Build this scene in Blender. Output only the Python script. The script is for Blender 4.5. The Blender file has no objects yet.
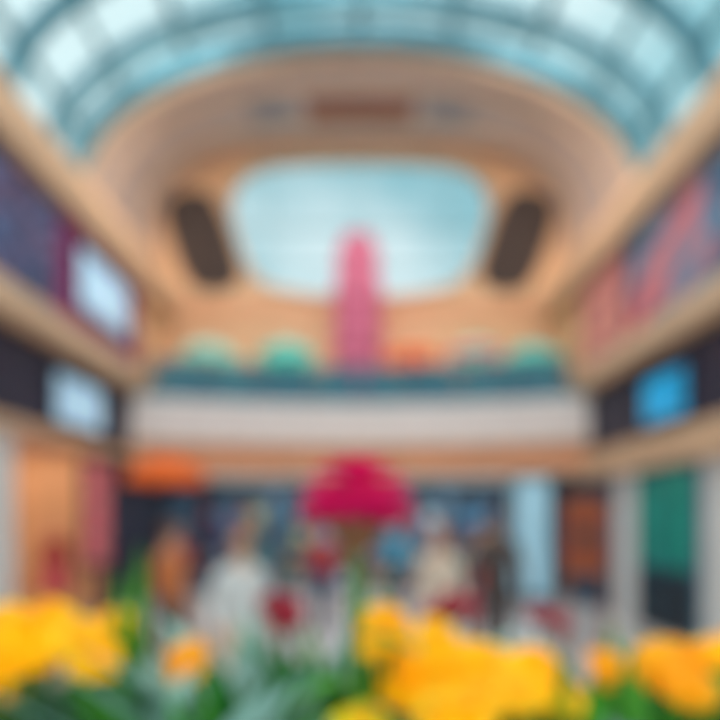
import bpy, math, random
from mathutils import Vector, Matrix
random.seed(7)
scene = bpy.context.scene
try:
    scene.view_settings.view_transform = 'Standard'
    scene.view_settings.look = 'None'
except Exception: pass

# ------------------------------------------------------------ materials
def lin(c):
    return tuple(((x/255)/12.92 if x/255 <= 0.04045 else (((x/255)+0.055)/1.055)**2.4) for x in c)
MATS = {}
def mat(name, c, rough=0.6, var=0.12, scale=6.0, emit=0.0, metal=0.0, ecol=None, trans=0.0):
    m = bpy.data.materials.new(name); m.use_nodes = True
    nt = m.node_tree; b = nt.nodes['Principled BSDF']
    L = lin(c)
    tc = nt.nodes.new('ShaderNodeTexCoord'); nz = nt.nodes.new('ShaderNodeTexNoise')
    nz.inputs['Scale'].default_value = scale; nz.inputs['Detail'].default_value = 4
    nt.links.new(tc.outputs['Object'], nz.inputs['Vector'])
    r = nt.nodes.new('ShaderNodeValToRGB')
    r.color_ramp.elements[0].position = 0.3; r.color_ramp.elements[1].position = 0.7
    r.color_ramp.elements[0].color = (*[x*(1-var) for x in L], 1)
    r.color_ramp.elements[1].color = (*[min(1, x*(1+var)) for x in L], 1)
    nt.links.new(nz.outputs['Fac'], r.inputs['Fac'])
    nt.links.new(r.outputs['Color'], b.inputs['Base Color'])
    b.inputs['Roughness'].default_value = rough
    b.inputs['Metallic'].default_value = metal
    if emit > 0:
        if ecol is None: nt.links.new(r.outputs['Color'], b.inputs['Emission Color'])
        else: b.inputs['Emission Color'].default_value = (*lin(ecol), 1)
        b.inputs['Emission Strength'].default_value = emit
    MATS[name] = m
    return name

def mat_multi(name, cols, scale=2.0, emit=0.0, dist=1.5, rough=0.5):
    m = bpy.data.materials.new(name); m.use_nodes = True
    nt = m.node_tree; b = nt.nodes['Principled BSDF']
    tc = nt.nodes.new('ShaderNodeTexCoord'); nz = nt.nodes.new('ShaderNodeTexNoise')
    nz.inputs['Scale'].default_value = scale; nz.inputs['Detail'].default_value = 2
    nz.inputs['Distortion'].default_value = dist
    nt.links.new(tc.outputs['Object'], nz.inputs['Vector'])
    r = nt.nodes.new('ShaderNodeValToRGB'); cr = r.color_ramp
    cr.interpolation = 'EASE'
    n = len(cols)
    while len(cr.elements) < n: cr.elements.new(0.5)
    for i, c in enumerate(cols):
        cr.elements[i].position = 0.34 + 0.32*i/(n-1)
        cr.elements[i].color = (*lin(c), 1)
    nt.links.new(nz.outputs['Fac'], r.inputs['Fac'])
    nt.links.new(r.outputs['Color'], b.inputs['Base Color'])
    b.inputs['Roughness'].default_value = rough
    if emit:
        nt.links.new(r.outputs['Color'], b.inputs['Emission Color'])
        b.inputs['Emission Strength'].default_value = emit
    MATS[name] = m; return name

def mat_glass(name, c, gl=0.08, alpha=0.0):
    m = bpy.data.materials.new(name); m.use_nodes = True
    nt = m.node_tree; nt.nodes.clear()
    o = nt.nodes.new('ShaderNodeOutputMaterial')
    t = nt.nodes.new('ShaderNodeBsdfTransparent'); t.inputs[0].default_value = (*lin(c), 1)
    g = nt.nodes.new('ShaderNodeBsdfGlossy'); g.inputs['Roughness'].default_value = 0.3
    d = nt.nodes.new('ShaderNodeBsdfDiffuse'); d.inputs[0].default_value = (*lin(c), 1)
    mx = nt.nodes.new('ShaderNodeMixShader'); mx.inputs[0].default_value = gl
    nt.links.new(t.outputs[0], mx.inputs[1]); nt.links.new(g.outputs[0], mx.inputs[2])
    mx2 = nt.nodes.new('ShaderNodeMixShader'); mx2.inputs[0].default_value = alpha
    nt.links.new(mx.outputs[0], mx2.inputs[1]); nt.links.new(d.outputs[0], mx2.inputs[2])
    nt.links.new(mx2.outputs[0], o.inputs[0])
    MATS[name] = m; return name

def mat_tile(name, c1, c2, rough=0.25):
    m = bpy.data.materials.new(name); m.use_nodes = True
    nt = m.node_tree; b = nt.nodes['Principled BSDF']
    tc = nt.nodes.new('ShaderNodeTexCoord'); br = nt.nodes.new('ShaderNodeTexBrick')
    br.offset = 0.0; br.inputs['Scale'].default_value = 1.0
    br.inputs['Brick Width'].default_value = 0.8; br.inputs['Row Height'].default_value = 0.8
    br.inputs['Mortar Size'].default_value = 0.008
    br.inputs['Color1'].default_value = (*lin(c1), 1); br.inputs['Color2'].default_value = (*lin(c2), 1)
    br.inputs['Mortar'].default_value = (*lin((120, 118, 116)), 1)
    nt.links.new(tc.outputs['Object'], br.inputs['Vector'])
    nt.links.new(br.outputs['Color'], b.inputs['Base Color'])
    b.inputs['Roughness'].default_value = rough
    MATS[name] = m; return name

# ------------------------------------------------------------ mesh builder
class MB:
    def __init__(s): s.v = []; s.f = []; s.m = []; s.mats = []
    def mi(s, n):
        if n not in s.mats: s.mats.append(n)
        return s.mats.index(n)
    def add(s, vs, fs, m, M=None):
        o = len(s.v); k = s.mi(m)
        for p in vs:
            p = Vector(p)
            if M is not None: p = M @ p
            s.v.append(tuple(p))
        for f in fs: s.f.append(tuple(i+o for i in f)); s.m.append(k)
    def box(s, x0, x1, y0, y1, z0, z1, m, M=None):
        vs = [(x, y, z) for x in (x0, x1) for y in (y0, y1) for z in (z0, z1)]
        fs = [(0,1,3,2),(4,6,7,5),(0,4,5,1),(2,3,7,6),(0,2,6,4),(1,5,7,3)]
        s.add(vs, fs, m, M)
    def tube(s, path, rad, m, seg=8, M=None, cap=True, flat=1.0):
        P = [Vector(p) for p in path]; n = len(P)
        if not hasattr(rad, '__len__'): rad = [rad]*n
        vs = []; fs = []; up = None
        for i in range(n):
            d = (P[min(i+1, n-1)]-P[max(i-1, 0)]).normalized()
            if up is None:
                up = Vector((0, 0, 1)) if abs(d.z) < 0.9 else Vector((0, 1, 0))
            a = d.cross(up)
            if a.length < 1e-5: a = d.orthogonal()
            a.normalize(); b = a.cross(d).normalized(); up = b
            for k in range(seg):
                t = 2*math.pi*k/seg
                vs.append(P[i]+a*math.cos(t)*rad[i]+b*math.sin(t)*rad[i]*flat)
        for i in range(n-1):
            for k in range(seg):
                k2 = (k+1) % seg
                fs.append((i*seg+k, i*seg+k2, (i+1)*seg+k2, (i+1)*seg+k))
        if cap:
            fs.append(tuple(range(seg))[::-1]); fs.append(tuple((n-1)*seg+k for k in range(seg)))
        s.add(vs, fs, m, M)
    def lathe(s, prof, m, seg=20, M=None, fn=None):
        vs = []; fs = []
        for r, z in prof:
            for k in range(seg):
                t = 2*math.pi*k/seg
                rr = r*(fn(t) if fn else 1)
                vs.append((rr*math.cos(t), rr*math.sin(t), z))
        for i in range(len(prof)-1):
            for k in range(seg):
                k2 = (k+1) % seg
                fs.append((i*seg+k, i*seg+k2, (i+1)*seg+k2, (i+1)*seg+k))
        s.add(vs, fs, m, M)
    def ell(s, c, r, m, seg=14, rings=10, M=None, fn=None):
        vs = []; fs = []
        for i in range(rings+1):
            ph = math.pi*i/rings
            for k in range(seg):
                t = 2*math.pi*k/seg
                p = Vector((math.sin(ph)*math.cos(t), math.sin(ph)*math.sin(t), math.cos(ph)))
                if fn: p = fn(p)
                vs.append((c[0]+p.x*r[0], c[1]+p.y*r[1], c[2]+p.z*r[2]))
        for i in range(rings):
            for k in range(seg):
                k2 = (k+1) % seg
                fs.append((i*seg+k, (i+1)*seg+k, (i+1)*seg+k2, i*seg+k2))
        s.add(vs, fs, m, M)
    def grid(s, fn, nu, nv, m, M=None):
        vs = [fn(u/nu, v/nv) for u in range(nu+1) for v in range(nv+1)]
        fs = [(u*(nv+1)+v, (u+1)*(nv+1)+v, (u+1)*(nv+1)+v+1, u*(nv+1)+v+1) for u in range(nu) for v in range(nv)]
        s.add(vs, fs, m, M)
    def obj(s, name, smooth=False, loc=None, bevel=0):
        me = bpy.data.meshes.new(name)
        vs = s.v
        me.from_pydata(vs, [], s.f)
        for n in s.mats: me.materials.append(MATS[n])
        for i, p in enumerate(me.polygons):
            p.material_index = s.m[i]; p.use_smooth = smooth
        me.validate(); me.update()
        o = bpy.data.objects.new(name, me); scene.collection.objects.link(o)
        if bevel:
            b = o.modifiers.new('bevel', 'BEVEL'); b.width = bevel; b.segments = 2; b.limit_method = 'ANGLE'
        return o

def R(rz, loc=(0, 0, 0), sc=1.0):
    return Matrix.Translation(loc) @ Matrix.Rotation(rz, 4, 'Z') @ Matrix.Scale(sc, 4)

# palette
mat('beige_plaster', (218, 188, 158), 0.7, 0.08, 1.5)
mat('peach_plaster', (230, 184, 144), 0.7, 0.08, 1.5)
mat('taupe_ceiling', (194, 174, 166), 0.75, 0.12, 1.2)
mat('beam_stone', (214, 176, 142), 0.6, 0.10, 2.0)
mat('cornice', (222, 148, 108), 0.6, 0.10, 2.0)
mat('pale_stone', (222, 208, 204), 0.5, 0.06, 3.0)
mat('white_column', (228, 228, 226), 0.5, 0.05, 3.0)
mat('dark_fascia', (48, 46, 66), 0.5, 0.2, 2.0)
mat('dark_louver', (86, 72, 68), 0.6, 0.15, 4.0)
mat('brown_louver', (150, 100, 80), 0.6, 0.1, 4.0)
mat('grey_vent', (146, 142, 146), 0.6, 0.1, 4.0)
mat('steel_teal', (80, 142, 160), 0.45, 0.1, 2.0)
mat('steel_light', (150, 196, 206), 0.45, 0.1, 2.0)
mat('navy', (48, 76, 102), 0.5, 0.2, 2.0)
mat('slate', (100, 124, 142), 0.5, 0.2, 2.0)
mat('rail_metal', (46, 96, 118), 0.4, 0.1, 2.0)
mat('magenta_panel', (122, 26, 88), 0.5, 0.15, 2.0, emit=0.18)
mat('screen_white', (170, 206, 230), 0.3, 0.18, 1.6, emit=0.5)
mat('screen_cyan', (26, 150, 200), 0.3, 0.35, 1.6, emit=0.55)
mat('screen_bezel', (36, 36, 58), 0.4, 0.1)
mat('warm_wall', (222, 172, 128), 0.6, 0.15, 1.0, emit=0.06)  # faint emission paints shop light into the wall colour
mat('teal_door', (14, 134, 116), 0.4, 0.25, 1.5, emit=0.25)
mat('black', (30, 30, 38), 0.5, 0.1)
mat('pink_tower', (214, 112, 142), 0.5, 0.12, 3.0, emit=0.10)  # both tower pinks emit slightly, extra brightness put into the material
mat('pink_tower_dark', (186, 74, 112), 0.5, 0.12, 3.0, emit=0.06)
mat('wood', (160, 100, 60), 0.6, 0.2, 6.0)
mat('rust', (166, 80, 50), 0.6, 0.2, 3.0)
mat('mint_cloth', (130, 222, 204), 0.8, 0.1, 4.0, emit=0.14)  # cloths emit slightly, brightening put into the fabric instead of light on it
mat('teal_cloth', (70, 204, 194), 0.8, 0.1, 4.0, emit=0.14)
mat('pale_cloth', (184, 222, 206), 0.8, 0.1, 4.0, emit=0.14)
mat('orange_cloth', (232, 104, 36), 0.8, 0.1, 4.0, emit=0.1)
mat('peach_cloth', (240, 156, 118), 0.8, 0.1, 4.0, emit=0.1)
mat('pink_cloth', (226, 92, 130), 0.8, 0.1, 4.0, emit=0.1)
mat('shrub', (50, 136, 122), 0.8, 0.35, 9.0)
mat('planter_dark', (44, 86, 108), 0.6, 0.1)
mat('blue_lightbox', (164, 206, 224), 0.4, 0.05, 1.0, emit=0.32)
mat('pink_dress', (214, 84, 104), 0.8, 0.15, 4.0)
mat('red_dress', (176, 48, 60), 0.8, 0.15, 4.0)
mat('soil', (60, 42, 30), 0.9, 0.3, 20)
mat('petal_yellow', (255, 200, 4), 0.6, 0.10, 12, emit=0.24)  # petals emit a little, standing in for light on the blooms
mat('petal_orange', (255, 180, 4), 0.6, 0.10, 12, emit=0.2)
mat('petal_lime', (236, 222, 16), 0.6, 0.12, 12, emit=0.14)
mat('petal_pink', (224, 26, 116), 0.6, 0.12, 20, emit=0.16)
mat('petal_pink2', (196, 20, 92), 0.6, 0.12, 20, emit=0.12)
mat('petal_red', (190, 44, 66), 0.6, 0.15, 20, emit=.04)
mat('calyx', (150, 96, 66), 0.7, 0.2, 20)
mat('leaf_dark', (32, 116, 36), 0.6, 0.3, 10, emit=0.04)  # leaf colours emit faintly, a lift in brightness put into the material
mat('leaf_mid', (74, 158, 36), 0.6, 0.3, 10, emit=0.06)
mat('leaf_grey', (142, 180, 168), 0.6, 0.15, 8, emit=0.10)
mat('stem', (84, 134, 54), 0.6, 0.2, 10)
mat('skin', (224, 170, 140), 0.5, 0.04, 5)
mat('skin_d', (150, 98, 70), 0.5, 0.04, 5)
mat('hair_brown', (86, 50, 34), 0.6, 0.2, 20)
mat('hair_ginger', (206, 112, 40), 0.6, 0.2, 20)
mat('hair_black', (30, 24, 24), 0.6, 0.2, 20)
mat('lip', (176, 84, 80), 0.5, 0.05)
mat('eye_white', (235, 235, 235), 0.3, 0.02)
mat('eye_dark', (40, 28, 22), 0.3, 0.02)
mat('cl_white', (232, 230, 228), 0.8, 0.05, 5)
mat('cl_cream', (228, 204, 184), 0.8, 0.05, 5)
mat('cl_orange', (212, 124, 72), 0.8, 0.08, 5)
mat('cl_dark', (80, 68, 66), 0.8, 0.1, 5)
mat('cl_navy', (46, 62, 90), 0.8, 0.1, 5)
mat('cl_grey', (140, 146, 150), 0.8, 0.1, 5)
mat('cl_red', (186, 56, 60), 0.8, 0.1, 5)
mat('cl_teal', (50, 130, 134), 0.8, 0.1, 5)
mat('shoe', (40, 34, 32), 0.5, 0.1, 5)
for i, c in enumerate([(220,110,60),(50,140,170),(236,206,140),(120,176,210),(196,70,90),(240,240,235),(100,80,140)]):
    mat('goods_%d' % i, c, 0.6, 0.1, 5, emit=0.3)  # emission lightens the goods, standing in for shop lighting
mat_multi('mural_blue', [(36,46,80),(90,108,150),(60,50,86),(124,104,140),(40,42,72)], 1.0, 0.15)
mat_multi('mural_mix', [(196,66,84),(206,130,134),(96,128,156),(54,86,116),(110,144,168),(196,64,84)], 0.6, 0.14)
mat_multi('mural_pink', [(120,60,88),(206,120,116),(216,156,140),(166,80,100)], 1.0, 0.12)
mat_multi('poster_pink', [(110,44,66),(210,78,100),(226,136,130),(140,54,78)], 1.6, 0.22)
mat_glass('glass_sky', (226, 244, 246), 0.04, 0.08)
mat_glass('glass_win', (214, 230, 234), 0.03, 0.12)
mat_glass('glass_rail', (60, 134, 156), 0.06, 0.55)
mat_glass('glass_shop', (200, 220, 228), 0.06, 0.02)
mat_tile('floor_tile', (222, 216, 216), (210, 202, 202))

# ------------------------------------------------------------ shell
b = MB(); b.box(-9, 9, -4, 17, -0.12, 0, 'floor_tile'); b.obj('floor')

Y0, Y1 = 9.4, 12.75
def prof(X, Y):
    t = min(1, max(0, (Y-Y0)/(Y1-Y0)))
    n = 2+1.3*t; a = 5.25; top = 10.65+0.7*t
    r = min(1, abs(X)/a)
    return 7.95+(top-7.95)*(1-r**n)**(1/n)
def arc(th, Y, off=0.0):
    t = min(1, max(0, (Y-Y0)/(Y1-Y0)))
    n = 2+1.3*t; a = 5.25+off; h = 2.70+0.7*t+off
    c, s = math.cos(th), math.sin(th)
    return (a*math.copysign(abs(c)**(2/n), c), Y, 7.95+h*abs(s)**(2/n))

b = MB()
b.grid(lambda u, v: arc(math.pi*u, Y0+(Y1-Y0)*v), 48, 10, 'taupe_ceiling')
b.grid(lambda u, v: arc(math.pi*u, Y0+(Y1-Y0+0.2)*v, 0.25), 48, 10, 'taupe_ceiling')
b.grid(lambda u, v: arc(math.pi*u, Y0, 0.25*v), 48, 1, 'beige_plaster')
b.obj('ceiling', True)
for i, (yy, w) in enumerate([(9.45, 0.10), (10.3, 0.05), (11.9, 0.06)]):
    b = MB(); b.tube([arc(math.pi*k/48, yy, -0.02) for k in range(49)], w, 'beige_plaster', 6)
    b.obj('trim_%d' % (i+1), True)

# glass skylight
b = MB()
YS = -1.0
b.grid(lambda u, v: arc(math.pi*u, YS+(Y0-0.02-YS)*v, 0.12), 40, 4, 'glass_sky')
for yy, r in [(-0.9, .12), (0.8, .1), (2.5, .12), (4.2, .1), (5.9, .12), (7.4, .14), (8.45, .12), (9.15, .16)]:
    b.tube([arc(math.pi*k/40, yy) for k in range(41)], r, 'steel_teal', 6)
for yy in [8.8]:
    b.tube([arc(math.pi*k/40, yy, .05) for k in range(41)], .05, 'steel_light', 5)
for k in range(1, 10):
    th = math.pi*(k)/10
    b.tube([arc(th, YS), arc(th, Y0-0.05)], 0.09 if k % 2 else 0.07, 'steel_teal', 6)
b.obj('glass_skylight', True)

# back wall with window hole
half = [(0, 11.08), (1.2, 11.06), (2.3, 10.98), (2.9, 10.75), (3.28, 10.3), (3.38, 9.8), (3.28, 9.2), (3.0, 8.4),
        (2.72, 7.92), (2.3, 7.66), (1.2, 7.46), (0, 7.4)]
win = half + [(-x, z) for x, z in half[-2:0:-1]]
C = (0, 9.2)
outer = []
def hit(dx, dz):
    s = 0.1
    while True:
        x, z = C[0]+dx*s, C[1]+dz*s
        if abs(x) >= 5.25 or z <= 4.4 or (z > 7.95 and z >= prof(x, Y1)+0.03): return (x, z)
        s += 0.01
def dense(loop, n):
    out = []
    for i in range(len(loop)):
        a, c = loop[i], loop[(i+1) % len(loop)]
        for k in range(n): out.append((a[0]+(c[0]-a[0])*k/n, a[1]+(c[1]-a[1])*k/n))
    return out
wd = dense(win, 5)
for x, z in wd:
    d = Vector((x-C[0], z-C[1])).normalized(); outer.append(hit(d.x, d.y))
b = MB(); n = len(wd)
vs = [(x, Y1, z) for x, z in wd]+[(x, Y1, z) for x, z in outer]+[(x, Y1+0.3, z) for x, z in wd]+[(x, Y1+0.3, z) for x, z in outer]
fs = []
for i in range(n):
    j = (i+1) % n
    fs.append((i, j, n+j, n+i)); fs.append((2*n+i, 3*n+i, 3*n+j, 2*n+j)); fs.append((i, 2*n+i, 2*n+j, j))
b.add(vs, fs, 'peach_plaster')
b.box(-5.25, 5.25, Y1+.001, Y1+0.3, 4.4, 5.0, 'peach_plaster')
b.box(-5.25, -4.6, Y1+.001, Y1+0.3, 4.4, 8.1, 'peach_plaster'); b.box(4.6, 5.25, Y1+.001, Y1+0.3, 4.4, 8.1, 'peach_plaster')
b.obj('wall_back')
b = MB(); b.box(-4.9, 4.9, Y1-0.08, Y1, 7.0, 7.2, 'cornice'); b.box(-4.9, 4.9, Y1-0.05, Y1, 6.3, 6.38, 'cornice'); b.obj('trim_4')

b = MB()
b.tube([(x, Y1-0.02, z) for x, z in wd]+[(wd[0][0], Y1-0.02, wd[0][1])], 0.09, 'beam_stone', 8, cap=False)
b.add([(x, Y1+0.12, z) for x, z in wd], [tuple(range(n))], 'glass_win')
for xx in (-2.25, 0, 2.25):
    zb = 7.4+0.06*abs(xx)**1.4
    b.box(xx-.02, xx+.02, Y1+.09, Y1+.15, zb, 11.05-.02*abs(xx), 'steel_light')
for zz in (8.3, 9.3):
    w = 2.95 if zz < 9 else 3.28
    b.box(-w, w, Y1+.09, Y1+.15, zz-.02, zz+.02, 'steel_light')
b.obj('window_1')

# slanted round-cornered louvre panels beside the window
for sx in (-1, 1):
    b = MB()
    q = [(-5.06, 9.92), (-3.78, 10.24), (-2.92, 7.74), (-4.3, 7.62)]
    def P(u, v, y):
        x = (q[0][0]*(1-u)+q[1][0]*u)*(1-v)+(q[3][0]*(1-u)+q[2][0]*u)*v
        z = (q[0][1]*(1-u)+q[1][1]*u)*(1-v)+(q[3][1]*(1-u)+q[2][1]*u)*v
        return (sx*x, y, z)
    def se(t):
        c, s_ = math.cos(t), math.sin(t)
        return .5+.5*math.copysign(abs(c)**.6, c), .5+.5*math.copysign(abs(s_)**.6, s_)
    loop = [se(2*math.pi*k/40) for k in range(40)]
    b.add([P(u, v, Y1-.02) for u, v in loop], [tuple(range(40))], 'dark_louver')
    for k in range(14):
        v = (k+.5)/14
        hw = .5*(max(0, 1-abs(2*v-1)**3.33))**.3
        b.tube([P(.5-hw, v, Y1-.06), P(.5+hw, v, Y1-.06)], .05, 'dark_louver', 4)
    b.tube([P(u, v, Y1-.07) for u, v in loop+[loop[0]]], .055, 'dark_louver', 6, cap=False)
    b.obj('louver_panel')

def vent(x0, x1, y0, y1, m, name, nl):
    b = MB()
    for k in range(nl):
        ya = y0+(y1-y0)*(k+.1)/nl; yb = y0+(y1-y0)*(k+.9)/nl
        N = 10
        vs = []
        for i in range(N+1):
            x = x0+(x1-x0)*i/N
            vs += [(x, ya, prof(x, ya)-.03), (x, yb, prof(x, yb)-.06), (x, yb, prof(x, yb)+.02), (x, ya, prof(x, ya)+.02)]
        fs = []
        for i in range(N):
            for e in range(4): fs.append((i*4+e, i*4+(e+1) % 4, (i+1)*4+(e+1) % 4, (i+1)*4+e))
        fs += [(0,1,2,3), (N*4+3, N*4+2, N*4+1, N*4)]
        b.add(vs, fs, m)
    for xx in (x0, x1):
        b.tube([(xx, y0, prof(xx, y0)-.03), (xx, y1, prof(xx, y1)-.03)], .04, m, 6)
    b.obj(name)
vent(-1.15, 1.15, 10.75, 11.7, 'brown_louver', 'air_vent', 6)
vent(-2.4, -1.55, 10.7, 11.6, 'grey_vent', 'air_vent', 5)
vent(1.55, 2.4, 10.7, 11.6, 'grey_vent', 'air_vent', 5)

# side walls -------------------------------------------------
def bxf(b, s):
    def bx(xa, xb, y0, y1, z0, z1, m):
        b.box(min(s*xa, s*xb), max(s*xa, s*xb), y0, y1, z0, z1, m)
    return bx
tn = 5
for s, nm in ((-1, 'wall_left'), (1, 'wall_right')):
    b = MB(); bx = bxf(b, s)
    bx(4.9, 5.1, 0, 10.95, 4.98, 6.85, 'dark_fascia')
    bx(4.9, 5.1, 0, 12.7, 3.2, 4.5, 'dark_fascia')
    bx(4.9, 5.1, 10.95, 12.7, 4.5, 6.85, 'peach_plaster')
    bx(4.95, 5.1, 0, 12.7, 6.85, 7.8, 'peach_plaster')
    if s < 0:
        L = ((6.2, 7.1, 'white_column'), (9.85, 12.7, 'dark_fascia'), (2.5, 3.3, 'white_column'), (0, .6, 'white_column'))
    else:
        L = ((8.75, 9.6, 'white_column'), (6.3, 7.15, 'white_column'), (9.6, 12.7, 'navy'), (2.5, 3.3, 'white_column'), (0, .6, 'white_column'))
    for y0, y1, m in L: bx(4.9, 5.1, y0, y1, 0, 3.2, m)
    b.obj(nm)
    b = MB(); bx = bxf(b, s)
    bx(4.62, 4.9, 0, 11.0, 4.5, 4.98, 'beam_stone'); bx(4.58, 4.64, 0, 11.0, 4.62, 4.86, 'beige_plaster')
    b.obj('trim_%d' % tn); tn += 1
    b = MB(); bx = bxf(b, s)
    bx(4.60, 4.95, 0, 12.7, 6.85, 7.42, 'beam_stone'); bx(4.74, 4.96, 0, 12.7, 7.42, 7.6, 'beige_plaster'); bx(4.95, 5.25, 0, 12.7, 7.6, 7.98, 'peach_plaster')
    b.obj('trim_%d' % tn); tn += 1
    b = MB(); bx = bxf(b, s)
    if s < 0: bx(4.76, 4.9, 6.2, 11.0, 3.06, 3.22, 'beam_stone')
    else: bx(4.72, 4.9, 0, 11.0, 2.66, 3.2, 'beam_stone')
    b.obj('trim_%d' % tn); tn += 1
    b = MB(); bx = bxf(b, s)
    m = 'warm_wall' if s < 0 else 'slate'
    bx(7.5, 7.6, .6, 10, 0, 3.3, m); bx(5.12, 7.5, 9.86, 10, 0, 3.3, m); bx(5.12, 7.5, .6, 10, 3.2, 3.3, 'pale_stone'); bx(5.12, 7.5, .6, .7, 0, 3.2, m)
    bx(5.2, 7.4, 4.9, 5.0, 0, 3.2, m)
    b.obj('shop_interior')

def panel(name, s, y0, y1, z0, z1, m, frame='screen_bezel', x=4.9, fw=.05, d=.06):
    b = MB()
    xa, xb = s*(x-d), s*x
    b.box(min(xa, xb), max(xa, xb), y0, y1, z0, z1, frame)
    xf = s*(x-d-.01)
    b.box(min(xf, xa), max(xf, xa), y0+fw, y1-fw, z0+fw, z1-fw, m)
    b.obj(name)
panel('wall_mural', -1, 1.5, 8.0, 5.0, 6.8, 'mural_blue', x=4.895)
panel('advert_backboard', -1, 8.02, 10.9, 5.0, 6.82, 'magenta_panel', 'magenta_panel', x=4.895)
panel('digital_screen', -1, 8.45, 10.3, 5.42, 6.55, 'screen_white', x=4.82, fw=.07)
panel('digital_screen', -1, 7.9, 9.4, 3.35, 4.25, 'screen_white', x=4.895, fw=.07)
panel('digital_screen', 1, 7.35, 8.6, 3.32, 4.2, 'screen_cyan', x=4.895, fw=.09)
panel('wall_mural', 1, 1.5, 9.0, 5.0, 6.8, 'mural_mix', x=4.895)
panel('portrait_mural', 1, 9.03, 10.9, 5.0, 6.8, 'mural_pink', x=4.895)
panel('fashion_poster', -1, 8.72, 9.7, .9, 2.95, 'poster_pink', 'screen_bezel', x=4.895, fw=.1)
b = MB()
b.box(-4.86, -4.82, 8.9, 8.95, 0, .9, 'black'); b.box(-4.86, -4.82, 9.45, 9.5, 0, .9, 'black'); b.box(-4.89, -4.7, 8.8, 9.6, 0, .04, 'black')
b.obj('poster_stand')

def dress(name, x, y, m1, m2, rz=0, sc=1.0):
    b = MB(); M = R(rz, (x, y, 0), sc)
    b.lathe([(.001, .0), (.18, .0), (.18, .02), (.02, .04), (.02, .8)], 'black', 16, M)
    f = lambda t: 1+.08*math.sin(8*t)
    b.lathe([(.24, .45), (.22, .7), (.16, .95), (.12, 1.08)], m1, 32, M, f)
    b.lathe([(.12, 1.08), (.15, 1.25), (.17, 1.38), (.12, 1.47), (.05, 1.5)], m2, 20, M)
    b.tube([(0,0,1.48),(0,0,1.58)], .045, 'skin', 10, M)
    b.ell((0,0,1.69), (.08,.1,.12), 'skin', M=M)
    for s in (-1, 1): b.tube([(s*.15,0,1.4),(s*.23,0,1.15),(s*.22,-.08,.9)], [.05,.04,.025], m2, 8, M)
    b.obj(name, True)
dress('dress_mannequin', -5.6, 9.2, 'pink_dress', 'red_dress')
dress('dress_mannequin', -5.9, 8.2, 'peach_cloth', 'cl_white')
dress('dress_mannequin', -6.3, 7.6, 'cl_teal', 'cl_teal')
b = MB()
for z in (.0, .7, 1.4, 2.1):
    b.box(-7.45, -7.0, 5.1, 9.7, z, z+.05, 'wood')
    if z < 2:
        for i in range(18):
            y = 5.15+i*.25; hh = random.uniform(.2, .5)
            b.box(-7.35, -7.05, y, y+.18, z+.05, z+.05+hh, 'goods_%d' % random.choice([0,2,5,2,5,4]))
for y in (5.1, 6.5, 8.1, 9.65): b.box(-7.45, -7.0, y, y+.05, 0, 2.3, 'wood')
b.obj('display_shelf')
b = MB()
b.box(4.84, 4.88, 7.2, 8.7, 1.0, 2.6, 'teal_door'); b.box(4.84, 4.88, 7.2, 8.7, 0, 1.0, 'black')
for y in (7.2, 7.93, 8.66): b.box(4.8, 4.89, y-.03, y+.03, 0, 2.62, 'rail_metal')
b.box(4.8, 4.89, 7.2, 8.7, 2.56, 2.65, 'rail_metal'); b.box(4.8, 4.89, 7.2, 8.7, 1.0, 1.05, 'rail_metal')
for y in (7.85, 8.0): b.tube([(4.78, y, .95), (4.78, y, 1.35)], .015, 'rail_metal')
b.obj('door_1')

# mezzanine ---------------------------------------------------
def fy(x): return 11.3-0.75*(x/4.9)**2
N = 32
def ribbon(b, z0, z1, dy, m, back=0.25, lim=4.85):
    vs = []; fs = []
    for i in range(N+1):
        x = -lim+2*lim*i/N; y = fy(x)+dy
        vs += [(x, y, z0), (x, y, z1), (x, y+back, z1), (x, y+back, z0)]
    for i in range(N):
        for e in range(4): fs.append((i*4+e, i*4+(e+1) % 4, (i+1)*4+(e+1) % 4, (i+1)*4+e))
    fs += [(0,1,2,3), (N*4+3, N*4+2, N*4+1, N*4)]
    b.add(vs, fs, m)
b = MB()
ribbon(b, 3.5, 4.42, 0, 'pale_stone', .3)
ribbon(b, 4.30, 4.42, -.05, 'white_column', .3)
ribbon(b, 3.42, 3.52, -.05, 'beam_stone', .3)
ribbon(b, 2.82, 3.45, .06, 'cornice', .3)
ribbon(b, 2.8, 2.92, .0, 'beam_stone', .3)
vs = []; fs = []
for i in range(N+1):
    x = -4.85+9.7*i/N
    vs += [(x, fy(x)+.2, 2.85), (x, fy(x)+.2, 4.42), (x, 12.74, 4.42), (x, 12.74, 2.85)]
for i in range(N):
    for e in range(4): fs.append((i*4+e, i*4+(e+1) % 4, (i+1)*4+(e+1) % 4, (i+1)*4+e))
b.add(vs, fs, 'pale_stone')
b.obj('mezzanine_floor')

b = MB()
ribbon(b, 4.42, 4.62, .04, 'rail_metal', .16, 4.6)
xs = [-4.45+8.9*i/8 for i in range(9)]
for i, x in enumerate(xs):
    y = fy(x)+.12
    b.box(x-.035, x+.035, y-.03, y+.03, 4.5, 5.28, 'rail_metal')
for i in range(8):
    a, c = xs[i]+.06, xs[i+1]-.06
    b.add([(a, fy(a)+.12, 4.6), (c, fy(c)+.12, 4.6), (c, fy(c)+.12, 5.22), (a, fy(a)+.12, 5.22)], [(0,1,2,3)], 'glass_rail')
b.tube([(-4.5+9.0*i/30, fy(-4.5+9.0*i/30)+.12, 5.28) for i in range(31)], .04, 'rail_metal')
b.obj('glass_railing')

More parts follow.
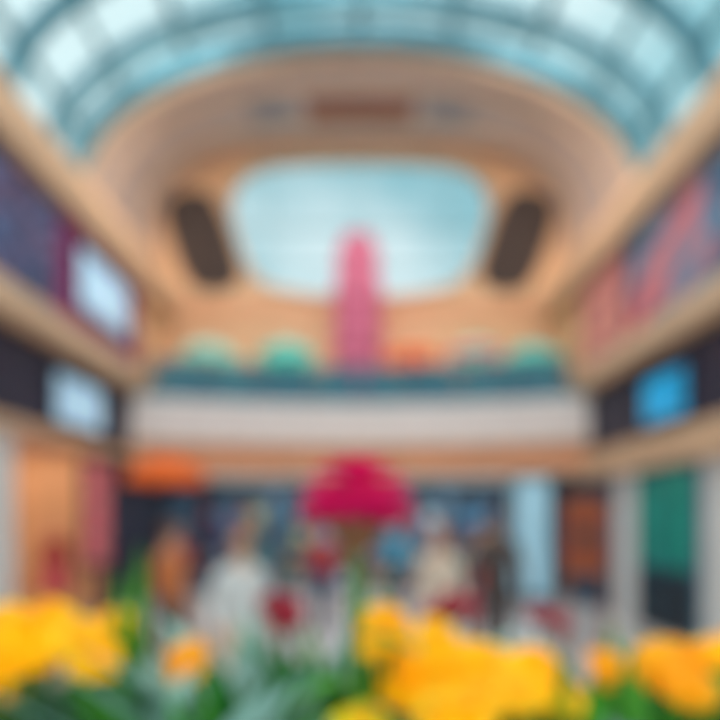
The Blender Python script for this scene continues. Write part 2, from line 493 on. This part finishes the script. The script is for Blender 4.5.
def leafball(b, c, r, m, n=90, ls=.07):
    for _ in range(n):
        d = Vector((random.gauss(0,1), random.gauss(0,1), random.gauss(0,1))).normalized()
        p = Vector(c)+Vector((d.x*r[0], d.y*r[1], d.z*r[2]))*random.uniform(.6, 1)
        t = d.orthogonal().normalized(); w = d.cross(t)
        a = random.uniform(0, 6.28); t2 = t*math.cos(a)+w*math.sin(a); w2 = d.cross(t2)
        b.add([p-t2*ls, p+w2*ls*.45+d*.02, p+t2*ls+d*.04, p-w2*ls*.45+d*.02], [(0,1,2,3)], m)
for x0, x1 in [(-4.3, -3.2), (-2.6, -1.0), (1.0, 2.3), (3.1, 4.3)]:
    b = MB(); y = 11.63
    b.box(x0, x1, y-.16, y+.16, 4.42, 4.92, 'planter_dark')
    b.box(x0-.02, x1+.02, y-.18, y+.18, 4.88, 4.94, 'planter_dark')
    k = int((x1-x0)/.28)
    for i in range(k):
        leafball(b, (x0+.15+i*.28, y, 5.12+random.uniform(-.03, .1)), (.2, .15, .22), 'shrub', 80)
        if i % 2 == 0: leafball(b, (x0+.2+i*.28, y-.08, 5.36), (.14, .1, .09), random.choice(['pink_cloth', 'orange_cloth', 'pale_cloth', 'mint_cloth']), 30, .05)
    b.obj('shrub_planter')

def umbrella(name, x, y, zf, zt, r, m, table=False, m2=None):
    b = MB(); M = R(random.uniform(0, .7), (x, y, zf)); h = zt-zf
    b.lathe([(.001,0),(.22,0),(.22,.05),(.05,.09),(.025,.1),(.025,h-.02),(.001,h)], 'rail_metal', 16, M)
    seg = 8
    drop = r*.5
    def cp(u, v):
        t = 2*math.pi*u; k = abs(((t*seg/(2*math.pi)) % 1)-.5)*2
        rr = r*v*(1-.07*(1-k)); return (rr*math.cos(t), rr*math.sin(t), h-drop*v**1.5+.03*k*v)
    b.grid(cp, 48, 8, m, M)
    def val(u, v):
        p = cp(u, 1); return (p[0], p[1], p[2]-.16*v)
    b.grid(val, 48, 1, m2 or m, M)
    for i in range(seg):
        t = 2*math.pi*i/seg
        b.tube([(0,0,h-.45), (r*.5*math.cos(t), r*.5*math.sin(t), h-drop*.4)], .008, 'rail_metal', 5, M)
    b.ell((0,0,h+.02), (.03,.03,.05), 'rail_metal', M=M)
    b.obj(name, True)
umbrella('patio_umbrella', -1.75, 12.02, 4.42, 6.08, .70, 'teal_cloth', m2='mint_cloth')
umbrella('patio_umbrella', -3.6, 12.02, 4.42, 6.08, .70, 'pale_cloth', m2='mint_cloth')
umbrella('patio_umbrella', 2.75, 12.02, 4.42, 6.1, .66, 'mint_cloth', m2='pink_cloth')
umbrella('patio_umbrella', 4.12, 12.02, 4.42, 6.02, .66, 'teal_cloth', m2='mint_cloth')
umbrella('patio_umbrella', 1.25, 12.02, 4.42, 6.0, .62, 'peach_cloth', m2='orange_cloth')
umbrella('market_umbrella', -3.1, 8.0, 0, 2.84, .62, 'orange_cloth')

# pink tower
b = MB()
M = R(0, (-0.05, 12.2, 4.42))
sec = [(0.0,.66),(.3,.66),(.32,.62),(1.6,.62),(2.8,.60),(2.9,.63),(3.05,.63),(3.07,.56),(3.75,.54),(3.9,.56),(3.95,.48),(4.3,.36)]
for i in range(len(sec)-1):
    z0, w0 = sec[i]; z1, w1 = sec[i+1]
    vs = []
    for z, w in ((z0, w0), (z1, w1)):
        for k in range(8):
            t = math.pi/8+k*math.pi/4; vs.append((w*math.cos(t), w*.6*math.sin(t), z))
    b.add(vs, [(k, (k+1) % 8, 8+(k+1) % 8, 8+k) for k in range(8)], 'pink_tower', M)
b.add([(.36*math.cos(math.pi/8+k*math.pi/4), .216*math.sin(math.pi/8+k*math.pi/4), 4.3) for k in range(8)], [tuple(range(8))], 'pink_tower', M)
for x in (-.42, -.2, 0, .2, .42):
    b.box(x-.04, x+.04, -.38, -.30, .3, 2.85 if abs(x) > .3 else 3.75, 'pink_tower_dark', M)
for z in (.8, 1.4, 2.0, 2.6):
    b.box(-.5, .5, -.38, -.3, z, z+.08, 'pink_tower_dark', M)
b.obj('pink_tower_sculpture')

# ground-floor shopfront under mezzanine
b = MB()
b.box(-4.85, 4.85, 16.2, 16.4, 0, 3.0, 'slate'); b.box(-4.85, 4.85, 12.76, 16.4, 2.72, 2.79, 'slate')
b.box(-4.85, 4.85, 12.4, 12.7, 2.5, 2.79, 'navy')
b.box(-4.85, -4.8, 12.5, 16.4, 0, 2.79, 'slate'); b.box(4.8, 4.85, 12.5, 16.4, 0, 2.79, 'slate')
for x in [-4.75, -3.6, -2.4, -1.2, 0, 1.2, 2.4, 3.6, 4.75]:
    b.box(x-.05, x+.05, 12.5, 12.6, 0, 2.5, 'navy')
b.box(-4.85, 4.85, 12.5, 12.6, 0, .12, 'navy')
b.add([(-4.85, 12.55, .12), (4.85, 12.55, .12), (4.85, 12.55, 2.5), (-4.85, 12.55, 2.5)], [(0,1,2,3)], 'glass_shop')
b.box(-2.45, -2.35, 12.6, 16.2, 0, 2.72, 'slate'); b.box(2.35, 2.45, 12.6, 16.2, 0, 2.72, 'slate')
b.obj('shopfront')
for (x0, x1) in [(-4.6, -2.6), (-2.2, 2.2), (2.6, 4.7)]:
    b = MB()
    for z in (.0, .55, 1.1, 1.65, 2.2):
        b.box(x0, x1, 14.4, 14.8, z, z+.04, 'slate')
        if z < 2.1:
            x = x0+.1
            while x < x1-.3:
                w = random.uniform(.15, .4); h = random.uniform(.2, .46)
                b.box(x, x+w, 14.42, 14.7, z+.04, z+.04+h, 'goods_%d' % random.choice([0,1,2,3,3,4,5,6])); x += w+.12
    b.box(x0, x1, 14.8, 14.84, 0, 2.3, 'slate'); b.box(x0-.04, x0, 14.4, 14.84, 0, 2.3, 'navy'); b.box(x1, x1+.04, 14.4, 14.84, 0, 2.3, 'navy')
    b.obj('display_shelf')
for x in (-3.9, -1.6, .6, 1.7):
    b = MB()
    b.box(x-.45, x+.45, 13.1, 13.7, .72, .78, 'wood')
    for sx in (-.4, .36):
        for yy in (13.14, 13.6): b.box(x+sx, x+sx+.05, yy, yy+.05, 0, .72, 'wood')
    for i in range(3):
        for k in range(random.randint(1, 4)):
            b.box(x-.38+i*.27, x-.16+i*.27, 13.25, 13.55, .78+k*.05, .82+k*.05, 'goods_%d' % random.randint(0, 6))
    b.obj('display_table')

b = MB()
b.box(3.45, 4.2, 10.95, 11.5, 0, .15, 'rail_metal'); b.box(3.48, 4.17, 10.98, 11.47, .15, 2.7, 'blue_lightbox'); b.box(3.45, 4.2, 10.95, 11.5, 2.7, 2.8, 'rail_metal')
for x in (3.47, 4.16): b.box(x-.02, x+.03, 10.95, 11.0, .15, 2.7, 'rail_metal')
b.obj('illuminated_pillar', bevel=.01)
b = MB()
b.box(2.85, 3.45, 6.98, 7.03, 1.05, 2.1, 'rust'); b.box(2.82, 3.48, 6.97, 7.04, 2.06, 2.12, 'wood'); b.box(2.82, 3.48, 6.97, 7.04, 1.02, 1.08, 'wood')
b.box(3.02, 3.28, 6.96, 6.98, 1.45, 1.7, 'cl_dark')
for x in (2.84, 3.43): b.box(x, x+.04, 6.98, 7.03, 0.03, 1.05, 'wood'); b.box(x-.02, x+.06, 6.75, 7.25, 0, .03, 'wood')
b.obj('information_sign')

# ------------------------------------------------------------ people
def person(name, loc, rz, H, top, bot, hair='hair_brown', skin='skin', long=False, stride=0.0, sleeve=True, arm=0.0, skirt=None):
    J = {}
    def j(n, x, y, z, r): J[n] = (Vector((x*H, y*H, z*H)), r*H)
    j('pel', 0, 0, .53, .075); j('wai', 0, .002, .61, .066); j('che', 0, 0, .72, .078); j('nb', 0, .005, .80, .055)
    j('nk', 0, 0, .845, .032); j('hd', 0, -.005, .885, .034)
    for s, n in ((-1, 'R'), (1, 'L')):
        st = stride*s
        j('sh'+n, s*.095, .005, .79, .036); j('el'+n, s*.13, .015-st*.25, .64, .026)
        j('wr'+n, s*.135, -.03-st*.5-arm*.1, .50+arm*.12, .017); j('pa'+n, s*.135, -.04-st*.55-arm*.13, .465+arm*.14, .021)
        j('hi'+n, s*.052, 0, .49, .052); j('kn'+n, s*.055, -.012+st*.45-abs(st)*.1, .28, .036)
        j('an'+n, s*.055, .012+st*1.0, .055+max(0, st)*.15, .024); j('to'+n, s*.062, -.075+st*1.0, .022, .024)
    E = [('pel','wai'),('wai','che'),('che','nb'),('nb','nk'),('nk','hd')]
    for n in 'RL':
        E += [('nb','sh'+n),('sh'+n,'el'+n),('el'+n,'wr'+n),('wr'+n,'pa'+n),('pel','hi'+n),('hi'+n,'kn'+n),('kn'+n,'an'+n),('an'+n,'to'+n)]
    keys = list(J); me = bpy.data.meshes.new('tmp')
    me.from_pydata([J[k][0] for k in keys], [(keys.index(a), keys.index(c)) for a, c in E], [])
    o = bpy.data.objects.new('tmp', me); scene.collection.objects.link(o)
    o.modifiers.new('s', 'SKIN'); sv = me.skin_vertices[0].data
    for i, k in enumerate(keys):
        r = J[k][1]; sv[i].radius = (r*1.25, r*.9) if k in ('pel','wai','che') else (r, r)
        sv[i].use_root = (k == 'pel')
    ss = o.modifiers.new('u', 'SUBSURF'); ss.levels = 2; ss.render_levels = 2
    dg = bpy.context.evaluated_depsgraph_get()
    em = bpy.data.meshes.new_from_object(o.evaluated_get(dg))
    cls = {}
    for a, c in E:
        if c in ('nk', 'hd') : m = skin
        elif c[:2] == 'wr': m = top if sleeve else skin
        elif c[:2] == 'pa': m = skin
        elif c[:2] in ('hi', 'kn', 'an'): m = bot
        elif c[:2] == 'to': m = 'shoe'
        else: m = top
        cls[(a, c)] = m
    b = MB(); M = R(rz, loc)
    for v in em.vertices: b.v.append(tuple(M @ v.co))
    for p in em.polygons:
        c = p.center; best = None
        for (a, d), m in cls.items():
            A, D = J[a][0], J[d][0]; AD = D-A
            t = max(0, min(1, (c-A).dot(AD)/AD.length_squared)); dd = (c-(A+AD*t)).length
            if best is None or dd < best[0]: best = (dd, m)
        b.f.append(tuple(p.vertices)); b.m.append(b.mi(best[1]))
    bpy.data.objects.remove(o); bpy.data.meshes.remove(me); bpy.data.meshes.remove(em)
    hz = .935*H; k = H/1.7
    def hf(p):
        t = max(0, -p.z); return Vector((p.x*(1-.28*t), p.y*(1-.12*t)-(.08*t), p.z))
    b.ell((0, -.008*k, hz), (.074*k, .094*k, .112*k), skin, 20, 16, M, hf)
    b.tube([(0, -.098*k, hz+.015*k), (0, -.118*k, hz-.02*k), (0, -.1*k, hz-.028*k)], [.008*k, .014*k, .01*k], skin, 8, M)
    for s in (-1, 1):
        b.ell((s*.028*k, -.09*k, hz+.012*k), (.013*k, .008*k, .008*k), 'eye_white', 10, 6, M)
        b.ell((s*.028*k, -.097*k, hz+.012*k), (.006*k, .004*k, .006*k), 'eye_dark', 8, 6, M)
        b.tube([(s*.014*k, -.098*k, hz+.03*k), (s*.042*k, -.09*k, hz+.031*k)], .003*k, hair, 5, M)
        b.ell((s*.075*k, .0, hz), (.01*k, .018*k, .03*k), skin, 8, 8, M)
    b.ell((0, -.098*k, hz-.05*k), (.022*k, .008*k, .007*k), 'lip', 10, 6, M)
    def hh(p):
        if p.y < -.25 and p.z < .45: return Vector((p.x*.9, -.2, p.z if p.z > -.1 else -.1))
        if not long and p.z < -.35: return Vector((p.x*.8, p.y*.8, -.35))
        return p
    b.ell((0, .004*k, hz+.012*k), (.084*k, .106*k, .118*k), hair, 20, 14, M, hh)
    if long:
        b.tube([(0,.05*k,hz+.03*k),(0,.075*k,hz-.08*k),(0,.085*k,hz-.2*k),(0,.075*k,hz-.28*k)], [.075*k,.085*k,.075*k,.03*k], hair, 12, M, flat=.5)
    for s, n in ((-1, 'R'), (1, 'L')):
        P = J['pa'+n][0]; Wp = J['wr'+n][0]; d = (P-Wp).normalized()
        f = Vector((0, -1, 0)); f = (f-d*f.dot(d)).normalized()
        for i, (off, ln) in enumerate([(-.03, .07), (-.01, .08), (.01, .075), (.03, .06)]):
            st = P+f*(-off)*k*.9+d*.01*k; inw = Vector((-s, 0, 0))
            b.tube([st, st+d*ln*.45*k+inw*.004*k, st+d*ln*.8*k+inw*.018*k, st+d*ln*k+inw*.032*k], [.0105*k, .0095*k, .0085*k, .006*k], skin, 8, M)
        st = P-d*.02*k+f*.02*k
        b.tube([st, st+f*.03*k+d*.02*k, st+f*.035*k+d*.05*k], [.013*k, .011*k, .008*k], skin, 8, M)
    b.lathe([(.048*k, .815*H), (.052*k, .832*H), (.045*k, .84*H)], top, 14, M)
    if skirt:
        b.lathe([(.145*k, .57*H), (.175*k, .5*H), (.22*k, .38*H), (.25*k, .3*H)], skirt, 28, M, lambda t: 1+.05*math.sin(7*t))
    b.obj(name, True)

person('standing_woman', (-.95, 4.0, 0), .5, 1.74, 'cl_white', 'cl_white', 'hair_brown', long=True, skirt='cl_cream', arm=.5)
person('standing_man', (-2.05, 5.4, 0), 2.6, 1.76, 'cl_orange', 'cl_dark', 'hair_brown', stride=.06)
person('walking_woman', (.78, 5.0, 0), -.4, 1.76, 'cl_cream', 'cl_cream', 'hair_ginger', long=True, stride=.1, arm=.8)
person('walking_man', (1.45, 5.3, 0), 3.0, 1.94, 'cl_dark', 'cl_dark', 'hair_brown', 'skin_d', stride=.12)
person('walking_man', (-.62, 8.2, 0), .2, 1.74, 'cl_red', 'cl_navy', 'hair_black', stride=.12)
person('walking_woman', (-1.9, 9.0, 0), 2.8, 1.66, 'cl_teal', 'cl_dark', 'hair_black', long=True, stride=.1)
person('walking_woman', (2.3, 9.4, 0), .1, 1.68, 'cl_cream', 'cl_navy', 'hair_brown', long=True, stride=.1, skirt='cl_red')
person('standing_man', (.75, 9.9, 0), .6, 1.78, 'goods_1', 'cl_navy', 'hair_black')
person('standing_woman', (-3.5, 9.6, 0), .4, 1.66, 'cl_red', 'cl_dark', 'hair_brown', long=True)

# ------------------------------------------------------------ foreground planter
b = MB()
PX0, PX1, PY0, PY1, PT = -1.5, 1.5, .38, 1.4, 1.2
b.box(PX0, PX1, PY0, PY0+.08, 0, PT, 'pale_stone'); b.box(PX0, PX1, PY1-.08, PY1, 0, PT, 'pale_stone')
b.box(PX0, PX0+.08, PY0+.08, PY1-.08, 0, PT, 'pale_stone'); b.box(PX1-.08, PX1, PY0+.08, PY1-.08, 0, PT, 'pale_stone')
b.box(PX0+.08, PX1-.08, PY0+.08, PY1-.08, 0, PT-.05, 'soil')
b.obj('stone_planter')
SOIL = PT-.06

def petal(b, c, ax, ang, tilt, r0, r1, w, m, curl=.0):
    d = Vector((math.cos(ang), math.sin(ang), 0)); s = Vector((-math.sin(ang), math.cos(ang), 0)); u = Vector((0, 0, 1))
    pts = []
    for t, ww in ((0, .35), (.4, .9), (.75, 1), (1, .45)):
        tt = tilt-curl*t
        p = d*(r0+(r1-r0)*t*math.cos(tt))+u*((r1-r0)*t*math.sin(tt))
        pts += [p-s*w*ww*.5, p+u*(-.12*w), p+s*w*ww*.5]
    fs = []
    for i in range(3):
        fs += [(i*3, i*3+1, i*3+4, i*3+3), (i*3+1, i*3+2, i*3+5, i*3+4)]
    b.add([c+ax @ p for p in pts], fs, m)
def bend(p0, p1, k, n=7, side=None):
    p0, p1 = Vector(p0), Vector(p1); out = []
    side = side or Vector((random.uniform(-1, 1), random.uniform(-1, 1), 0))
    for i in range(n+1):
        t = i/n; out.append(p0.lerp(p1, t)+side*k*math.sin(math.pi*t))
    return out
def marigold(b, c, r, m, m2):
    c = Vector(c)
    ax = (Matrix.Rotation(random.uniform(-.1, .7), 3, 'X') @ Matrix.Rotation(random.uniform(-.4, .4), 3, 'Y') @ Matrix.Rotation(random.uniform(0, 6), 3, 'Z'))
    for ring, (n, tilt, rr, z) in enumerate([(14, -.15, 1, -.1), (13, .1, .95, .02), (12, .4, .82, .1), (9, .75, .62, .18), (6, 1.1, .42, .25)]):
        for i in range(n):
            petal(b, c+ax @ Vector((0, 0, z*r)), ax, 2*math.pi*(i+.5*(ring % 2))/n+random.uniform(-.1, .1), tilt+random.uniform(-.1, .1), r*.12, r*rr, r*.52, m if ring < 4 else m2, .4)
    b.lathe([(.002, -.5*r), (.2*r, -.35*r), (.3*r, -.1*r)], 'stem', 8, Matrix.Translation(c) @ ax.to_4x4())
    base = (c.x+random.uniform(-.08, .08), max(PY0+.12, min(PY1-.12, c.y+random.uniform(-.05, .08))), SOIL)
    b.tube(bend(base, c-Vector((0, 0, .4*r)), .02), .004, 'stem', 6)

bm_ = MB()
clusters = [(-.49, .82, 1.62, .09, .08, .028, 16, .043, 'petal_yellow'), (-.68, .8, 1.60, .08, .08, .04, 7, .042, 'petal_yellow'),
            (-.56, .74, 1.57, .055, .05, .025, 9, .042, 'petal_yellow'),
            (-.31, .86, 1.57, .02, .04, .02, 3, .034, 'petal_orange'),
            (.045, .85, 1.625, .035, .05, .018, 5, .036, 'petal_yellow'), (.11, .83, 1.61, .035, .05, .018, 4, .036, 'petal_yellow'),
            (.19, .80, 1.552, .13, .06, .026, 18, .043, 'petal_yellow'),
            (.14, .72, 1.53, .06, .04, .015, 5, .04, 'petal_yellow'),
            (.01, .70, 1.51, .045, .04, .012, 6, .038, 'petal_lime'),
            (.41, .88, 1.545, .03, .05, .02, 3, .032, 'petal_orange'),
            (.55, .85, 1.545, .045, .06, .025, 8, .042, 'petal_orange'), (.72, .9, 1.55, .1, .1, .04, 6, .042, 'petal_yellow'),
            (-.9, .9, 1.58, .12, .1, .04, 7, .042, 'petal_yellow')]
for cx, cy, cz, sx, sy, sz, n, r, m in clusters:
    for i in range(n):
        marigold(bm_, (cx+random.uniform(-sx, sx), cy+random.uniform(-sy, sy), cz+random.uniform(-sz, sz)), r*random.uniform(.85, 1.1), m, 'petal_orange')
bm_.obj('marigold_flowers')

b = MB()
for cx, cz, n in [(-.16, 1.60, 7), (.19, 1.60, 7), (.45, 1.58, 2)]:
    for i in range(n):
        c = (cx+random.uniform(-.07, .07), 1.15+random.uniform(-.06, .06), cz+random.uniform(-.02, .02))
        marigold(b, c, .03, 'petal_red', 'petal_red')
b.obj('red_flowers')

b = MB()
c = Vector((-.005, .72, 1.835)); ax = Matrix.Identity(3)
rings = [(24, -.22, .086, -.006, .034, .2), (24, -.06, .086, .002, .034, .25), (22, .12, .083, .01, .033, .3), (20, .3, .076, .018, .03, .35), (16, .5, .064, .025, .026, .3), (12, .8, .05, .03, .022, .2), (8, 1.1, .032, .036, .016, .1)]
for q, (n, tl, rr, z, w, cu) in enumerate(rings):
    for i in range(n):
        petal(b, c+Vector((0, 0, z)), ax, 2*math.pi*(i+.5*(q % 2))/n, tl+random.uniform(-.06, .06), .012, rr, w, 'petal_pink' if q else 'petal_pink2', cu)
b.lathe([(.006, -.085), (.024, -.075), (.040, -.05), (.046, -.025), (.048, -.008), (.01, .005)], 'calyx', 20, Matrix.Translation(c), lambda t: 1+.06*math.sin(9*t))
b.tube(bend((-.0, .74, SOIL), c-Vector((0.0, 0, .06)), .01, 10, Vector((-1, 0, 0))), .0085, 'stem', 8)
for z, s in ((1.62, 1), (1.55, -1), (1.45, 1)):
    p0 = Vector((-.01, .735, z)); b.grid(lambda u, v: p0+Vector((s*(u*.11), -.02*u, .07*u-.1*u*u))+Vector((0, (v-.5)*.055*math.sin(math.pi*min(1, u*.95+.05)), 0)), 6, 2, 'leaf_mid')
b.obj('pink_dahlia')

def blade(b, p0, dirv, L, w, droop, m):
    p0 = Vector(p0); d = Vector(dirv).normalized(); h = Vector((d.x, d.y, 0))
    h = h.normalized() if h.length > .01 else Vector((1, 0, 0))
    s = Vector((-h.y, h.x, 0))
    s = (s*.5+Vector((1, 0, 0))*.7*(1 if s.x >= 0 else -1)).normalized()
    n = 8; vs = []
    for i in range(n+1):
        t = i/n; p = p0+d*L*t+Vector((0, 0, -droop*L*t*t))+h*(droop*L*.4*t*t)
        ww = w*(max(0, math.sin(math.pi*(.12+.88*t)))**.8 if t < 1 else .02)
        vs += [p-s*ww*.5+Vector((0,0,ww*.15)), p, p+s*ww*.5+Vector((0,0,ww*.15))]
    fs = []
    for i in range(n): fs += [(i*3, i*3+1, i*3+4, i*3+3), (i*3+1, i*3+2, i*3+5, i*3+4)]
    b.add(vs, fs, m)
def clump(name, spots, m, w, droop, n, up=1.3):
    b = MB()
    for (x, y, ztop) in spots:
        for i in range(n):
            a = random.uniform(0, 6.28)
            u = up*random.uniform(.8, 1.5)
            d = Vector((math.cos(a), math.sin(a)*.5, u)).normalized()
            dr = droop*random.uniform(.6, 1.2)
            L = (ztop-SOIL)*random.uniform(.82, 1.05)/max(.3, d.z-dr*.8)
            blade(b, (x+random.uniform(-.02, .02), y+random.uniform(-.02, .02), SOIL), d, L, w, dr, m)
    b.obj(name)
clump('leafy_plants', [(-.32, .84, 1.57), (-.26, .8, 1.58), (-.2, .75, 1.57), (-.16, .82, 1.58), (-.08, .78, 1.56), (0, .92, 1.58), (.05, .82, 1.55), (.3, .95, 1.52), (.4, .82, 1.56), (.44, .88, 1.58), (-.55, .98, 1.54), (-.7, .95, 1.55), (.66, .95, 1.55), (.9, 1.0, 1.5), (-.9, 1.0, 1.5), (.15, 1.0, 1.52), (-.42, .9, 1.56)], 'leaf_dark', .06, .22, 15, 2.2)
clump('grassy_plants', [(-.24, .74, 1.57), (-.18, .70, 1.56), (-.05, 1.0, 1.58), (.25, 1.05, 1.55), (.6, 1.05, 1.55), (-.6, 1.1, 1.56), (.38, .85, 1.6), (.02, .78, 1.59), (.85, 1.1, 1.5), (-.8, 1.1, 1.5), (-.12, .66, 1.55), (-.22, .66, 1.56), (.43, .78, 1.57)], 'leaf_mid', .045, .2, 13, 2.6)
clump('silver_leaf_plants', [(-.36, .60, 1.60), (-.30, .58, 1.59), (-.20, .86, 1.635), (-.11, .86, 1.64), (-.15, .82, 1.62), (-.06, .84, 1.61), (.34, .68, 1.54)], 'leaf_grey', .085, .25, 9, 1.7)
b = MB()
for x, y, L in [(-.4, .84, .64), (-.385, .82, .58), (-.42, .86, .5), (-.40, .86, .62), (.42, .86, .5), (.44, .84, .46), (.06, .9, .52), (.03, .86, .58), (-.02, .8, .60), (-.41, .8, .6)]:
    blade(b, (x, y, SOIL), (random.uniform(-.05, .05), .03, 1), L, .04, .03, 'leaf_mid')
b.obj('iris_leaves')

# ------------------------------------------------------------ lights
def area(name, loc, rot, sx, sy, pw, col):
    l = bpy.data.lights.new(name, 'AREA'); l.shape = 'RECTANGLE'; l.size = sx; l.size_y = sy
    l.energy = pw; l.color = col
    o = bpy.data.objects.new(name, l); o.location = loc; o.rotation_euler = rot; scene.collection.objects.link(o)
warm = (1, .80, .62); cool = (.8, .93, 1); neu = (1, .94, .88)
area('shop_ceiling_light', (-6.3, 7.5, 3.15), (0, 0, 0), 1.2, 4, 50, warm)
area('shop_ceiling_light', (6.3, 8, 3.15), (0, 0, 0), 1.2, 4, 30, cool)
area('shop_ceiling_light', (0, 14, 2.68), (0, 0, 0), 8, 1.2, 150, cool)
area('soffit_light', (0, 12.0, 2.8), (0, 0, 0), 7, .5, 35, warm)
area('cove_light', (-4.8, 10.6, 7.7), (0, math.radians(205), 0), .25, 3.6, 20, warm)
area('cove_light', (4.8, 10.6, 7.7), (0, math.radians(155), 0), .25, 3.6, 20, warm)
area('cove_light', (0, 12.5, 4.5), (math.radians(165), 0, 0), 8, .2, 55, warm)
for x, y, z, rx, ry, p in [(-2.6, 8.2, 9.75, 42, 0, 66), (2.6, 8.2, 9.75, 42, 0, 66), (0, 7.2, 10.3, 44, 0, 66),
                            (-2.8, 3.5, 9.7, 15, 0, 110), (2.8, 3.5, 9.7, 15, 0, 110), (-2.6, .2, 9.7, 42, 0, 100), (2.6, .2, 9.7, 42, 0, 100)]:
    area('fill_lamp', (x, y, z), (math.radians(rx), math.radians(ry), 0), .9, .35, p, neu)  # added fill lamps with invented housings, brightening walls, floor and flowers
    b = MB(); M = Matrix.Translation((x, y, z)) @ Matrix.Rotation(math.radians(rx), 4, 'X')
    b.box(-.48, .48, -.2, .2, .02, .1, 'steel_light', M)
    for xx in (-.3, .3):
        p0 = M @ Vector((xx, 0, .1)); b.tube([p0, (x+xx, y, prof(x+xx, 0)-.02)], .015, 'steel_light', 6)
    b.obj('fill_lamp_housing')

w = bpy.data.worlds.new('World'); scene.world = w; w.use_nodes = True
nt = w.node_tree; nt.nodes.clear()
o = nt.nodes.new('ShaderNodeOutputWorld'); bg = nt.nodes.new('ShaderNodeBackground')
tc = nt.nodes.new('ShaderNodeTexCoord'); nz = nt.nodes.new('ShaderNodeTexNoise'); nz.inputs['Scale'].default_value = 3.4
r = nt.nodes.new('ShaderNodeValToRGB')
r.color_ramp.elements[0].position = .38; r.color_ramp.elements[0].color = (*lin((156, 208, 218)), 1)
r.color_ramp.elements[1].position = .62; r.color_ramp.elements[1].color = (*lin((240, 252, 254)), 1)
nt.links.new(tc.outputs['Generated'], nz.inputs['Vector']); nt.links.new(nz.outputs['Fac'], r.inputs['Fac'])
nt.links.new(r.outputs['Color'], bg.inputs['Color']); bg.inputs['Strength'].default_value = 1.15
nt.links.new(bg.outputs[0], o.inputs[0])

cd = bpy.data.cameras.new('camera'); cam = bpy.data.objects.new('camera', cd); scene.collection.objects.link(cam)
cam.location = (0, 0, 1.8); cam.rotation_euler = (math.radians(90), 0, 0)
cd.sensor_width = 36; cd.lens = 25.0; cd.shift_y = 160/720
cd.clip_start = .02
cd.dof.use_dof = True; cd.dof.focus_distance = .12; cd.dof.aperture_fstop = 3.0
scene.camera = cam
